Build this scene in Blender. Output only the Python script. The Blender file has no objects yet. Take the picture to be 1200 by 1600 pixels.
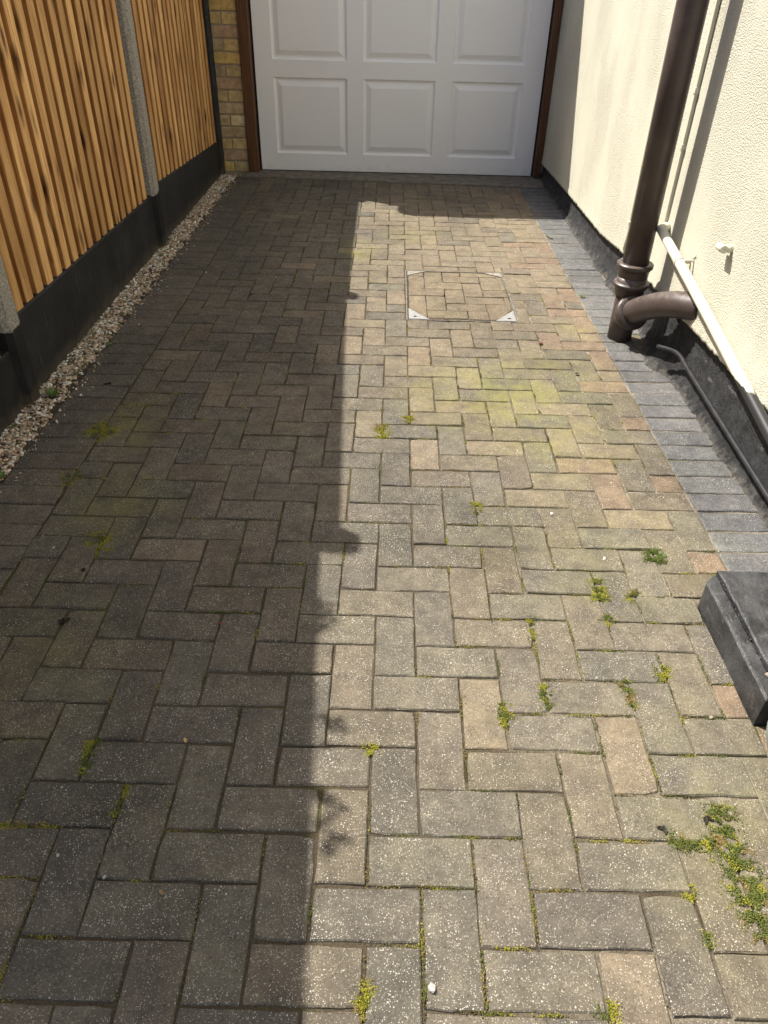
import bpy, bmesh, math, random
from mathutils import Vector, Matrix, noise as mnoise
R = math.radians
rnd = random.Random(7)
S = bpy.context.scene
COL = S.collection

# ------------------------------------------------------------------ camera
FPX, CX, CY = 1151.0, 600.0, 800.0              # focal length and centre in 1200x1600 pixels
PITCH, ROLL = 0.6373, 0.0251
CPOS = Vector((-0.0864, -1.5774, 1.3561))
FW = Vector((0, math.cos(PITCH), -math.sin(PITCH)))
_r, _u = Vector((1, 0, 0)), Vector((0, math.sin(PITCH), math.cos(PITCH)))
RT = _r * math.cos(ROLL) + _u * math.sin(ROLL)
UP = _u * math.cos(ROLL) - _r * math.sin(ROLL)
cd = bpy.data.cameras.new('camera')
cam = bpy.data.objects.new('camera', cd); COL.objects.link(cam)
cam.matrix_world = Matrix(((RT.x, UP.x, -FW.x, CPOS.x), (RT.y, UP.y, -FW.y, CPOS.y),
                           (RT.z, UP.z, -FW.z, CPOS.z), (0, 0, 0, 1)))
cd.sensor_fit = 'VERTICAL'; cd.sensor_height = 36.0; cd.lens = 36.0 * FPX / 1600
cd.clip_start = 0.02; cd.clip_end = 500
S.camera = cam
# ------------------------------------------------------------------ sky, sun, exposure
KX, KY = 0.60, -0.39                             # ground shift of a shadow per metre of height
SUN_EL = math.atan2(1, math.hypot(KX, KY)); SUN_AZ = math.atan2(-KX, -KY)
W = bpy.data.worlds.new('World'); S.world = W; W.use_nodes = True
wn = W.node_tree; wn.nodes.clear()
sky = wn.nodes.new('ShaderNodeTexSky'); sky.sky_type = 'NISHITA'; sky.sun_disc = False
sky.sun_elevation = SUN_EL; sky.sun_rotation = SUN_AZ; sky.air_density = 1.0; sky.dust_density = 3.2; sky.ozone_density = 0.7
bgn = wn.nodes.new('ShaderNodeBackground'); bgn.inputs['Strength'].default_value = 0.100
wo = wn.nodes.new('ShaderNodeOutputWorld')
wn.links.new(sky.outputs[0], bgn.inputs[0]); wn.links.new(bgn.outputs[0], wo.inputs[0])
sl = bpy.data.lights.new('sun', 'SUN'); sl.energy = 5.0; sl.angle = R(0.5); sl.color = (1.0, 0.95, 0.86)
so = bpy.data.objects.new('sun', sl); COL.objects.link(so)
so.rotation_euler = Vector((KX, KY, -1)).to_track_quat('-Z', 'Y').to_euler(); so.location = (-4, 4, 8)
S.view_settings.view_transform = 'Standard'; S.view_settings.look = 'None'
S.view_settings.gamma = 1; S.view_settings.use_curve_mapping = False
S.view_settings.exposure = 0.85
S.render.engine = 'CYCLES'
S.cycles.use_denoising = True; S.cycles.denoiser = 'OPENIMAGEDENOISE'; S.cycles.denoising_prefilter = 'NONE'
S.cycles.max_bounces = 6; S.cycles.diffuse_bounces = 4

def gnd(px, py, z=0.0):                          # photo pixel -> point on the ground at height z
    d = FW + RT * ((px - CX) / FPX) + UP * ((CY - py) / FPX)
    return CPOS + d * ((z - CPOS.z) / d.z)
def topix(p):
    D = Vector(p) - CPOS; z = D.dot(FW)
    return (CX + FPX * D.dot(RT) / z, CY - FPX * D.dot(UP) / z) if z > .05 else (-9999, -9999)
def interp(tab, x):
    if x <= tab[0][0]: return tab[0][1]
    for (a, b), (c, d) in zip(tab, tab[1:]):
        if x <= c: return b + (d - b) * (x - a) / (c - a)
    return tab[-1][1]
def nz(*p): return mnoise.noise(Vector(p))

# ------------------------------------------------------------------ material helpers
class NT:
    def __init__(s, name, rough=.8, spec=.3):
        s.m = bpy.data.materials.new(name); s.m.use_nodes = True; s.t = s.m.node_tree
        s.b = s.t.nodes['Principled BSDF']; s.b.inputs['Roughness'].default_value = rough
        s.b.inputs['Specular IOR Level'].default_value = spec
    def n(s, typ, **kw):
        o = s.t.nodes.new('ShaderNode' + typ)
        for k, v in kw.items(): setattr(o, k, v)
        return o
    def put(s, sock, v):
        if isinstance(v, bpy.types.NodeSocket): s.t.links.new(v, sock)
        else:
            if isinstance(v, tuple) and len(v) == 3 and sock.type == 'RGBA': v = v + (1,)
            sock.default_value = v
    def pos(s): return s.n('NewGeometry').outputs['Position']
    def objco(s): return s.n('TexCoord').outputs['Object']
    def rand(s): return s.n('ObjectInfo').outputs['Random']
    def vmul(s, v, k):
        o = s.n('VectorMath', operation='MULTIPLY'); s.put(o.inputs[0], v); s.put(o.inputs[1], k); return o.outputs[0]
    def vadd(s, v, k):
        o = s.n('VectorMath', operation='ADD'); s.put(o.inputs[0], v); s.put(o.inputs[1], k); return o.outputs[0]
    def xyz(s, v):
        o = s.n('SeparateXYZ'); s.put(o.inputs[0], v); return o.outputs
    def comb(s, x, y, z):
        o = s.n('CombineXYZ')
        for i, v in enumerate((x, y, z)): s.put(o.inputs[i], v)
        return o.outputs[0]
    def m_(s, op, a, b=0.0, c=None, clamp=False):
        o = s.n('Math', operation=op, use_clamp=clamp); s.put(o.inputs[0], a); s.put(o.inputs[1], b)
        if c is not None: s.put(o.inputs[2], c)
        return o.outputs[0]
    def noise(s, co, scale, det=4.0, rough=.6, out='Fac', dist=0.0):
        o = s.n('TexNoise'); s.put(o.inputs['Vector'], co); o.inputs['Scale'].default_value = scale
        o.inputs['Detail'].default_value = det; o.inputs['Roughness'].default_value = rough
        o.inputs['Distortion'].default_value = dist
        return o.outputs[out]
    def vor(s, co, scale, feature='F1'):
        o = s.n('TexVoronoi', feature=feature); s.put(o.inputs['Vector'], co); o.inputs['Scale'].default_value = scale
        return o.outputs
    def ramp(s, f, a, b, lo=0.0, hi=1.0):
        o = s.n('MapRange', clamp=True); s.put(o.inputs['Value'], f)
        o.inputs['From Min'].default_value = a; o.inputs['From Max'].default_value = b
        o.inputs['To Min'].default_value = lo; o.inputs['To Max'].default_value = hi
        return o.outputs[0]
    def mix(s, f, a, b, blend='MIX'):
        o = s.n('Mix', data_type='RGBA', blend_type=blend); s.put(o.inputs['Factor'], f)
        s.put(o.inputs[6], a); s.put(o.inputs[7], b); return o.outputs[2]
    def attr(s, name, out='Color'):
        return s.n('Attribute', attribute_name=name).outputs[out]
    def bump(s, h, strength=.5, dist=.002, prev=None):
        o = s.n('Bump'); o.inputs['Strength'].default_value = strength; o.inputs['Distance'].default_value = dist
        s.put(o.inputs['Height'], h)
        if prev is not None: s.put(o.inputs['Normal'], prev)
        return o.outputs[0]
    def done(s, col=None, nor=None, rough=None):
        if col is not None: s.put(s.b.inputs['Base Color'], col)
        if nor is not None: s.put(s.b.inputs['Normal'], nor)
        if rough is not None: s.put(s.b.inputs['Roughness'], rough)
        return s.m
    def specks(s, co, scale, keep, size, sizevar):      # scattered grains of the aggregate
        v = s.vor(co, scale); rr = s.xyz(v['Color'])
        sz = s.m_('MULTIPLY_ADD', rr[1], sizevar, size)
        a = s.m_('LESS_THAN', v['Distance'], sz); b = s.m_('GREATER_THAN', rr[0], keep)
        return s.m_('MULTIPLY', a, b), rr[2]

def mat_paver():
    t = NT('paver_concrete', .85, .25); p = t.pos(); tint = t.attr('tint')
    c = t.mix(t.ramp(t.noise(p, 14, 5, .65), .3, .72), t.mix(1.0, tint, (.70, .70, .72), 'MULTIPLY'), t.mix(1.0, tint, (1.22, 1.2, 1.14), 'MULTIPLY'))
    c = t.mix(t.ramp(t.noise(t.vadd(p, (1, 8, 0)), 38, 4, .7), .40, .66, 0, .55), c, t.mix(1.0, c, (.66, .64, .62), 'MULTIPLY'))
    c = t.mix(t.ramp(t.noise(t.vadd(p, (4, 2, 0)), 24, 4, .7), .54, .72, 0, .55), c, t.mix(1.0, c, (1.45, 1.42, 1.34), 'MULTIPLY'))
    c = t.mix(t.ramp(t.noise(p, 240, 3, .7), .35, .7, 0, .8), c, t.mix(1.0, c, (.55, .54, .53), 'MULTIPLY'))
    c = t.mix(t.ramp(t.noise(t.vmul(p, (1.6, .7, 1)), 1.3, 4, .6), .38, .62), t.mix(1.0, c, (.84, .84, .85), 'MULTIPLY'), t.mix(1.0, c, (1.10, 1.09, 1.07), 'MULTIPLY'))
    # dirt and algae film lying in patches
    d = t.ramp(t.noise(t.vadd(p, (3, 1, 0)), 2.2, 5, .62), .5, .68, 0, .55)
    c = t.mix(d, c, t.mix(1.0, c, (.60, .60, .58), 'MULTIPLY'))
    alg = None
    for (x, y, sx, sy, k) in ALGAE:
        q = t.vmul(t.vadd(p, (-x, -y, 0)), (1 / sx, 1 / sy, 0))
        L = t.n('VectorMath', operation='LENGTH'); t.put(L.inputs[0], q)
        g = t.ramp(L.outputs['Value'], 1.0, .25, 0, k)
        alg = g if alg is None else t.m_('MAXIMUM', alg, g)
    alg = t.m_('MULTIPLY', alg, t.ramp(t.noise(p, 7, 5, .65), .34, .62))
    c = t.mix(alg, c, (.185, .182, .038))
    m1, r1 = t.specks(p, 150, .52, .05, .21)
    m2, r2 = t.specks(t.vadd(p, (5, 5, 0)), 340, .34, .12, .30)
    m3, r3 = t.specks(t.vadd(p, (9, 2, 0)), 150, .70, .10, .22)
    vis = t.m_('MULTIPLY', t.ramp(t.noise(p, 30, 3, .6), .32, .58, .3, 1), t.ramp(t.noise(t.vadd(p, (2, 6, 0)), 7, 2, .5), .34, .62, .5, 1))
    c = t.mix(t.m_('MULTIPLY', m3, .75), c, t.mix(1.0, c, (.45, .44, .43), 'MULTIPLY'))
    c = t.mix(t.m_('MULTIPLY', t.m_('MULTIPLY', m2, vis), .85), c, t.mix(r2, (.36, .31, .23), (.56, .54, .49)))
    c = t.mix(t.m_('MULTIPLY', t.m_('MULTIPLY', m1, vis), .85), c, t.mix(r1, (.34, .27, .19), (.64, .62, .58)))
    h = t.m_('ADD', t.noise(p, 330, 3, .7), t.m_('MULTIPLY', m1, .35))
    n1 = t.bump(t.noise(p, 45, 4, .6), .35, .003)
    n2 = t.bump(h, .8, .0016, n1)
    return t.done(c, n2)
def mat_joint():
    t = NT('joint_sand', .95, .1); p = t.pos()
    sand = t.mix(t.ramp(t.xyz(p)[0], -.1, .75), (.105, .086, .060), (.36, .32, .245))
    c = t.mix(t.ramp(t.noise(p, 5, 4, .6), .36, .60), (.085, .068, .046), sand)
    c = t.mix(t.ramp(t.noise(p, 260, 3, .7), .4, .7), c, t.mix(1.0, c, (.45, .42, .4), 'MULTIPLY'))
    c = t.mix(t.ramp(t.noise(t.vadd(p, (7, 0, 0)), 3.5, 4, .65), .55, .66, 0, .7), c, (.09, .095, .02))
    return t.done(c, t.bump(t.noise(p, 300, 4, .7), 1, .004))
def mat_wood(name='larch_slat', k_=(1, 1, 1)):
    t = NT(name, .62, .25); r = t.rand(); o = t.objco()
    off = t.comb(t.m_('MULTIPLY', r, 37.0), t.m_('MULTIPLY', r, 91.0), t.m_('MULTIPLY', r, 53.0))
    w = t.vadd(t.pos(), off)
    g = t.noise(t.vmul(w, (60, 60, 1.6)), 1, 5, .62, dist=1.2)
    c = t.mix(t.ramp(g, .28, .74), (.50, .265, .092), (.92, .595, .275))
    c = t.mix(t.ramp(t.noise(t.vmul(w, (180, 180, 5)), 1, 3, .6), .48, .66, 0, .6), c, (.34, .17, .06))
    pat = t.noise(t.vmul(w, (5, 5, 1.6)), 1, 4, .6)
    c = t.mix(t.ramp(pat, .50, .70, 0, .75), c, (.33, .14, .045))
    v = t.vor(t.vadd(t.vmul(w, (13, 13, 4.2)), t.vmul(t.noise(w, 9, 3, .6, 'Color'), (.35, .35, .2))), 1)
    k = t.ramp(v['Distance'], .30, .07); k = t.m_('MULTIPLY', k, t.m_('GREATER_THAN', t.xyz(v['Color'])[0], .22))
    c = t.mix(t.m_('MULTIPLY', k, .9), c, (.055, .018, .006))
    c = t.mix(1.0, c, t.mix(r, (.68 * k_[0], .63 * k_[1], .56 * k_[2]), (1.2 * k_[0], 1.2 * k_[1], 1.2 * k_[2])), 'MULTIPLY')
    return t.done(c, t.bump(g, .35, .002))
def _concrete(t, p):
    c = t.mix(t.ramp(t.noise(p, 120, 4, .75), .35, .65), (.17, .155, .135), (.47, .44, .39))
    m, r = t.specks(p, 170, .35, .15, .3)
    c = t.mix(t.m_('MULTIPLY', m, .8), c, t.mix(r, (.07, .06, .055), (.68, .66, .61)))
    return c
def _black(t, p):
    c = t.mix(t.ramp(t.noise(p, 3.5, 5, .65), .4, .68), (.010, .010, .012), (.028, .028, .029))
    c = t.mix(t.ramp(t.noise(t.vmul(p, (20, 20, 3)), 1, 4, .6), .6, .8, 0, .5), c, (.085, .082, .078))
    e = t.m_('ADD', t.xyz(p)[2], t.m_('MULTIPLY', t.noise(p, 18, 5, .75), .16))
    c = t.mix(t.ramp(e, .135, .07, 0, .55), c, (.12, .098, .066))
    c = t.mix(t.ramp(t.noise(t.vmul(p, (60, 60, 4)), 1, 4, .65), .64, .70, 0, .35), c, (.16, .15, .14))
    m, r = t.specks(t.vmul(p, (1, 1, .6)), 55, .80, .03, .10)
    return t.mix(t.m_('MULTIPLY', m, .8), c, (.30, .29, .27))
def mat_postmix():
    t = NT('concrete_with_black_paint', .85, .2); p = t.pos(); z = t.xyz(p)[2]
    e = t.m_('ADD', z, t.m_('MULTIPLY', t.m_('SUBTRACT', t.noise(p, 22, 3, .6), .5), .05))
    f = t.ramp(e, .292, .286)
    h = t.noise(p, 160, 4, .7)
    return t.done(t.mix(f, _concrete(t, p), _black(t, p)), t.bump(h, .6, .0025), t.mix(f, (.9, .9, .9), (.6, .6, .6)))
def mat_black(name, rough=.55, bs=.5, sc=60):
    t = NT(name, rough, .35); p = t.pos()
    h = t.m_('ADD', t.noise(p, sc, 5, .65), t.m_('MULTIPLY', t.noise(p, 220, 3, .6), .4))
    c = _black(t, p)
    return t.done(c, t.bump(h, bs, .006))
def mat_step():
    t = NT('black_painted_step', .45, .45); p = t.pos()
    c = t.mix(t.ramp(t.noise(p, 11, 5, .7), .38, .66), (.020, .020, .021), (.062, .063, .066))
    c = t.mix(t.ramp(t.noise(t.vmul(p, (40, 16, 40)), 1, 5, .7), .60, .74, 0, .55), c, (.20, .20, .20))
    v = t.n('TexVoronoi', feature='DISTANCE_TO_EDGE'); t.put(v.inputs['Vector'], t.vadd(p, t.vmul(t.noise(p, 14, 4, .6, 'Color'), (.07, .07, .0)))); v.inputs['Scale'].default_value = 5.5
    vein = t.m_('MULTIPLY', t.ramp(v.outputs['Distance'], .05, .0), t.ramp(t.noise(p, 6, 3), .42, .62))
    c = t.mix(t.m_('MULTIPLY', vein, .10), c, (.30, .30, .29))
    m, r = t.specks(p, 130, .72, .06, .18); c = t.mix(t.m_('MULTIPLY', m, .5), c, (.24, .23, .22))
    h = t.m_('ADD', t.noise(p, 38, 5, .7), t.m_('MULTIPLY', t.noise(p, 230, 3, .6), .35))
    return t.done(c, t.bump(h, .75, .006), t.ramp(t.noise(p, 20, 4, .6), .3, .7, .32, .6))
def mat_plinth():
    t = NT('black_bitumen_render', .6, .4); p = t.pos(); z = t.xyz(p)[2]
    c = t.mix(t.ramp(t.noise(p, 16, 5, .7), .40, .64), (.008, .008, .009), (.040, .041, .044))
    e = t.m_('ADD', z, t.m_('MULTIPLY', t.noise(p, 26, 4, .7), .10))
    c = t.mix(t.ramp(e, .075, .05, 0, .85), c, t.mix(t.noise(p, 130, 3, .7), (.04, .036, .028), (.20, .185, .16)))
    c = t.mix(t.ramp(t.noise(t.vmul(p, (30, 9, 30)), 1, 4, .6), .66, .72, 0, .5), c, (.22, .21, .20))
    h = t.m_('ADD', t.noise(p, 30, 6, .75), t.m_('MULTIPLY', t.noise(p, 260, 3, .65), .35))
    return t.done(c, t.bump(h, 1.0, .016))
def mat_render():
    t = NT('cream_roughcast', .9, .15); p = t.pos()
    c = t.mix(t.ramp(t.noise(p, 1.7, 4, .6), .35, .65), (.515, .497, .400), (.558, .541, .446))
    c = t.mix(t.ramp(t.noise(p, 9, 5, .7), .56, .72, 0, .40), c, (.50, .465, .33))
    patch = t.ramp(t.noise(t.vmul(p, (1, 1, .55)), 3.0, 3, .5), .40, .58, .30, 1)
    g = t.ramp(t.noise(p, 180, 2, .5), .36, .66)
    h = t.m_('ADD', g, t.m_('MULTIPLY', t.noise(p, 420, 2, .5), .3))
    n1 = t.bump(t.noise(p, 5, 3, .5), .10, .02)
    return t.done(c, t.bump(t.m_('MULTIPLY', h, patch), 1.0, .0025, n1))
def mat_soil():
    t = NT('brown_plastic_pipe', .38, .45); p = t.pos()
    c = t.mix(t.ramp(t.noise(p, 7, 5, .6), .35, .7), (.048, .034, .031), (.078, .058, .052))
    m, r = t.specks(p, 60, .8, .03, .09)
    up = t.xyz(t.n('NewGeometry').outputs['Normal'])[2]
    c = t.mix(t.m_('MULTIPLY', m, .5), c, (.32, .29, .26))
    dust = t.m_('MULTIPLY', t.ramp(t.noise(p, 40, 4, .7), .4, .7), t.ramp(up, .15, .9, 0, .55))
    c = t.mix(dust, c, (.24, .20, .17))
    return t.done(c, t.bump(t.noise(p, 130, 4, .6), .12, .002), t.ramp(t.noise(p, 12, 3, .6), .3, .7, .30, .5))
def mat_plain(name, a, b, sc=20, rough=.6, bs=.15, bsc=120, spec=.3, bd=.002):
    t = NT(name, rough, spec); p = t.pos()
    return t.done(t.mix(t.ramp(t.noise(p, sc, 5, .65), .35, .68), a, b), t.bump(t.noise(p, bsc, 4, .65), bs, bd))
def mat_wastepipe():
    t = NT('cream_pipe_black_below', .45, .35); p = t.pos(); z = t.xyz(p)[2]
    f = t.ramp(t.m_('ADD', z, t.m_('MULTIPLY', t.noise(p, 40, 3), .012)), .318, .314)
    c = t.mix(t.ramp(t.noise(p, 18, 4, .6), .4, .7), (.64, .615, .50), (.57, .54, .42))
    return t.done(t.mix(f, c, (.022, .022, .024)), t.bump(t.noise(p, 150, 3), .1, .001))
def mat_door():
    t = NT('white_door_skin', .38, .4); p = t.pos()
    c = t.mix(t.ramp(t.noise(p, 2.5, 4, .6), .3, .7), (.885, .885, .895), (.91, .91, .915))
    z = t.xyz(p)[2]
    e = t.m_('ADD', z, t.m_('MULTIPLY', t.noise(p, 16, 5, .7), .22))
    c = t.mix(t.ramp(e, .17, .06, 0, .30), c, (.45, .42, .36))
    m, r = t.specks(p, 11, .86, .015, .03); c = t.mix(t.m_('MULTIPLY', m, .7), c, (.2, .18, .15))
    g = t.noise(t.vmul(p, (1, 1, .06)), 260, 3, .6)
    return t.done(c, t.bump(g, .08, .001))
def mat_frame():
    t = NT('stained_timber', .5, .35); p = t.pos()
    g = t.noise(t.vmul(p, (70, 70, 2.2)), 1, 5, .6, dist=.8)
    c = t.mix(t.ramp(g, .3, .72), (.062, .026, .010), (.165, .078, .034))
    c = t.mix(t.ramp(t.noise(t.vmul(p, (9, 9, 2.5)), 1, 5, .7), .60, .68, 0, .75), c, (.30, .19, .12))
    return t.done(c, t.bump(g, .3, .002))
def mat_brick():
    t = NT('buff_brick', .88, .2); p = t.pos(); c = t.attr('tint')
    c = t.mix(t.ramp(t.noise(p, 26, 5, .65), .35, .7), t.mix(1.0, c, (.68, .64, .6), 'MULTIPLY'), t.mix(1.0, c, (1.15, 1.12, 1.05), 'MULTIPLY'))
    c = t.mix(t.ramp(t.noise(t.vmul(p, (12, 12, 50)), 1, 4, .6), .62, .72, 0, .5), c, (.16, .12, .075))
    return t.done(c, t.bump(t.noise(p, 150, 4, .7), .5, .003))
def mat_tint(name, rough=.8, bs=.3, sc=300, var=(.7, 1.15)):
    t = NT(name, rough, .25); p = t.pos(); c = t.attr('tint')
    f = t.noise(p, sc, 3, .6)
    c = t.mix(f, t.mix(1.0, c, (var[0],) * 3, 'MULTIPLY'), t.mix(1.0, c, (var[1],) * 3, 'MULTIPLY'))
    return t.done(c, t.bump(f, bs, .001))
def mat_leaf(name, rough=.6):
    t = NT(name, rough, .3); c = t.attr('tint')
    t.put(t.b.inputs['Base Color'], c)
    tr = t.n('BsdfTranslucent'); t.put(tr.inputs[0], c)
    mx = t.n('MixShader'); mx.inputs[0].default_value = .25
    t.t.links.new(t.b.outputs[0], mx.inputs[1]); t.t.links.new(tr.outputs[0], mx.inputs[2])
    t.t.links.new(mx.outputs[0], t.t.nodes['Material Output'].inputs[0])
    return t.m
def mat_metal():
    t = NT('galvanised_steel', .42, .5); p = t.pos(); t.b.inputs['Metallic'].default_value = .7
    c = t.mix(t.ramp(t.noise(p, 70, 4, .7), .4, .65), (.62, .63, .64), (.42, .41, .39))
    return t.done(c, t.bump(t.noise(p, 200, 3), .2, .001))

ALGAE = [(.38, 1.05, .50, .40, .62), (.62, 1.25, .32, .32, .38), (.52, .72, .36, .34, .34), (.80, 1.72, .16, .14, .40),
         (-1.02, .75, .16, .28, .50), (-.90, .28, .22, .26, .40), (.55, .1, .5, .4, .16), (-.28, 2.85, .16, .28, .45),
         (.05, 3.2, .25, .3, .25), (.62, -.75, .3, .4, .2), (-.95, -.4, .35, .4, .22)]
M = dict(paver=mat_paver(), joint=mat_joint(), wood=mat_wood(), wood2=mat_wood('back_slat_shade_tone', (.42, .35, .28)), wood3=mat_wood('slat_side_shade_tone', (.68, .53, .39)), post=mat_postmix(), board=mat_black('black_painted_board'),
         plinth=mat_plinth(), render=mat_render(), soil=mat_soil(), waste=mat_wastepipe(), door=mat_door(), frame=mat_frame(),
         brick=mat_brick(), metal=mat_metal(), stone=mat_tint('gravel_stone', .75, .3, 160), moss=mat_leaf('moss_leaf', .7),
         leaf=mat_leaf('weed_leaf', .5),
         mortar=mat_plain('brick_mortar', (.30, .25, .175), (.42, .36, .265), 40, .95, .7, 180, bd=.004),
         cream=mat_plain('cream_paint', (.56, .535, .42), (.62, .595, .48), 15, .5, .15),
         conc=mat_plain('threshold_concrete', (.12, .105, .085), (.23, .205, .165), 16, .9, .7, 140, bd=.004),
         soilgnd=mat_plain('ground_earth', (.06, .048, .032), (.13, .105, .07), 8, .95, .8, 60, bd=.02),
         seal=mat_plain('black_rubber', (.012, .012, .012), (.02, .02, .02), 30, .6),
         dark=mat_plain('dark_cable', (.018, .018, .02), (.035, .035, .037), 25, .4, .1),
         step=mat_step(), roof=mat_plain('roof_felt', (.05, .05, .05), (.09, .09, .088), 20, .9),
         rust=mat_plain('dull_steel', (.08, .07, .055), (.26, .245, .22), 30, .7), dull=mat_plain('dirty_steel', (.15, .13, .10), (.36, .34, .30), 40, .65),
         white=mat_plain('white_paint', (.74, .74, .73), (.8, .8, .79), 10, .5),
         chip=mat_plain('broken_mortar', (.20, .16, .13), (.44, .36, .30), 60, .95, .9, 120, bd=.006),
         pot=mat_plain('grey_green_glaze', (.16, .20, .185), (.24, .285, .265), 60, .55, .2, 200),
         slotm=mat_plain('slot_dark', (.01, .01, .01), (.02, .018, .015), 30, .9))

# ------------------------------------------------------------------ mesh helpers
class MB:
    def __init__(s): s.v = []; s.f = []; s.c = []; s.sm = []
    def add(s, vs, fs, col=None, smooth=False):
        o = len(s.v); s.v += [tuple(v) for v in vs]
        for f in fs: s.f.append(tuple(i + o for i in f)); s.c.append(col); s.sm.append(smooth)
        return s
    def box(s, x0, x1, y0, y1, z0, z1, b=0.0, col=None):
        if b <= 0:
            vs = [(x, y, z) for z in (z0, z1) for y in (y0, y1) for x in (x0, x1)]
            return s.add(vs, [(0, 2, 3, 1), (4, 5, 7, 6), (0, 1, 5, 4), (2, 6, 7, 3), (0, 4, 6, 2), (1, 3, 7, 5)], col)
        bm = bmesh.new(); bmesh.ops.create_cube(bm, size=1)
        for v in bm.verts:
            v.co = Vector(((x0 + x1) / 2 + v.co.x * (x1 - x0), (y0 + y1) / 2 + v.co.y * (y1 - y0), (z0 + z1) / 2 + v.co.z * (z1 - z0)))
        bmesh.ops.bevel(bm, geom=bm.edges[:], offset=b, segments=2, affect='EDGES', profile=.5)
        bm.verts.index_update()
        s.add([v.co[:] for v in bm.verts], [tuple(v.index for v in f.verts) for f in bm.faces], col); bm.free(); return s
    def tube(s, pts, rads, n=16, cap=True, col=None):
        pts = [Vector(p) for p in pts]
        if not hasattr(rads, '__len__'): rads = [rads] * len(pts)
        vs = []; fs = []; prev = None
        for i, p in enumerate(pts):
            t = (pts[min(i + 1, len(pts) - 1)] - pts[max(i - 1, 0)]).normalized()
            if prev is None: a = t.orthogonal().normalized()
            else: a = (prev - t * prev.dot(t)).normalized()
            prev = a; b = t.cross(a)
            for k in range(n):
                th = 2 * math.pi * k / n; vs.append(p + (a * math.cos(th) + b * math.sin(th)) * rads[i])
        for i in range(len(pts) - 1):
            for k in range(n):
                fs.append((i * n + k, i * n + (k + 1) % n, (i + 1) * n + (k + 1) % n, (i + 1) * n + k))
        o = len(s.v); s.add(vs, fs, col, True)
        if cap:
            s.f.append(tuple(o + k for k in range(n))[::-1]); s.c.append(col); s.sm.append(False)
            q = o + (len(pts) - 1) * n
            s.f.append(tuple(q + k for k in range(n))); s.c.append(col); s.sm.append(False)
        return s
    def mesh(s, name):
        me = bpy.data.meshes.new(name); me.from_pydata(s.v, [], s.f)
        me.polygons.foreach_set('use_smooth', s.sm)
        if any(c is not None for c in s.c):
            at = me.color_attributes.new('tint', 'FLOAT_COLOR', 'CORNER'); buf = []
            for f, c in zip(s.f, s.c): buf += list((c or (.3, .3, .3)) + (1.0,)) * len(f)
            at.data.foreach_set('color', buf)
        me.update(); return me
    def build(s, name, mat, parent=None, loc=(0, 0, 0)):
        me = s.mesh(name); me.materials.append(mat)
        if loc != (0, 0, 0): me.transform(Matrix.Translation(-Vector(loc)))
        return link(name, me, parent, loc)
def link(name, me, parent=None, loc=(0, 0, 0)):
    o = bpy.data.objects.new(name, me); COL.objects.link(o)
    if parent is not None:
        o.parent = parent; loc = Vector(loc) - Vector(parent.location)
    o.location = loc
    return o
def tag(o, label, cat, group=None):
    o['label'] = label; o['category'] = cat
    if group: o['group'] = group
    return o
def thing(name, label, cat, loc=(0, 0, 0), group=None):
    return tag(link(name, None, None, loc), label, cat, group)
def struct(o): o['kind'] = 'structure'; return o
def stuff(o): o['kind'] = 'stuff'; return o

# ------------------------------------------------------------------ convex polygon tools for cutting pavers
def clip(poly, n, d):                            # keep n.p <= d
    out = []
    for i, p in enumerate(poly):
        q = poly[(i + 1) % len(poly)]; a = n[0] * p[0] + n[1] * p[1] - d; b = n[0] * q[0] + n[1] * q[1] - d
        if a <= 0: out.append(p)
        if (a < 0 < b) or (b < 0 < a):
            t = a / (a - b); out.append((p[0] + (q[0] - p[0]) * t, p[1] + (q[1] - p[1]) * t))
    return out
def area(p): return .5 * sum(p[i][0] * p[(i + 1) % len(p)][1] - p[(i + 1) % len(p)][0] * p[i][1] for i in range(len(p))) if len(p) > 2 else 0
def offset(poly, d):                             # inward offset of a ccw convex polygon
    for i in range(len(poly)):
        pass
    out = poly
    es = []
    for i, p in enumerate(poly):
        q = poly[(i + 1) % len(poly)]; L = math.hypot(q[0] - p[0], q[1] - p[1])
        if L < 1e-5: continue
        n = ((q[1] - p[1]) / L, -(q[0] - p[0]) / L); es.append((n, n[0] * p[0] + n[1] * p[1] - d))
    for n, dd in es: out = clip(out, n, dd)
    return out
def rect(x0, x1, y0, y1): return [(x0, y0), (x1, y0), (x1, y1), (x0, y1)]
def minus(poly, x0, x1, y0, y1):
    pieces = []; rest = poly
    xs = [p[0] for p in poly]; ys = [p[1] for p in poly]
    if max(xs) <= x0 or min(xs) >= x1 or max(ys) <= y0 or min(ys) >= y1: return [poly]
    for n, d in (((1, 0), x0), ((-1, 0), -x1), ((0, 1), y0), ((0, -1), -y1)):
        a = clip(rest, n, d); rest = clip(rest, (-n[0], -n[1]), -d)
        if area(a) > 2e-4: pieces.append(a)
    return pieces
def narrow(poly):
    xs = [p[0] for p in poly]; ys = [p[1] for p in poly]; return min(max(xs) - min(xs), max(ys) - min(ys))
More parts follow.
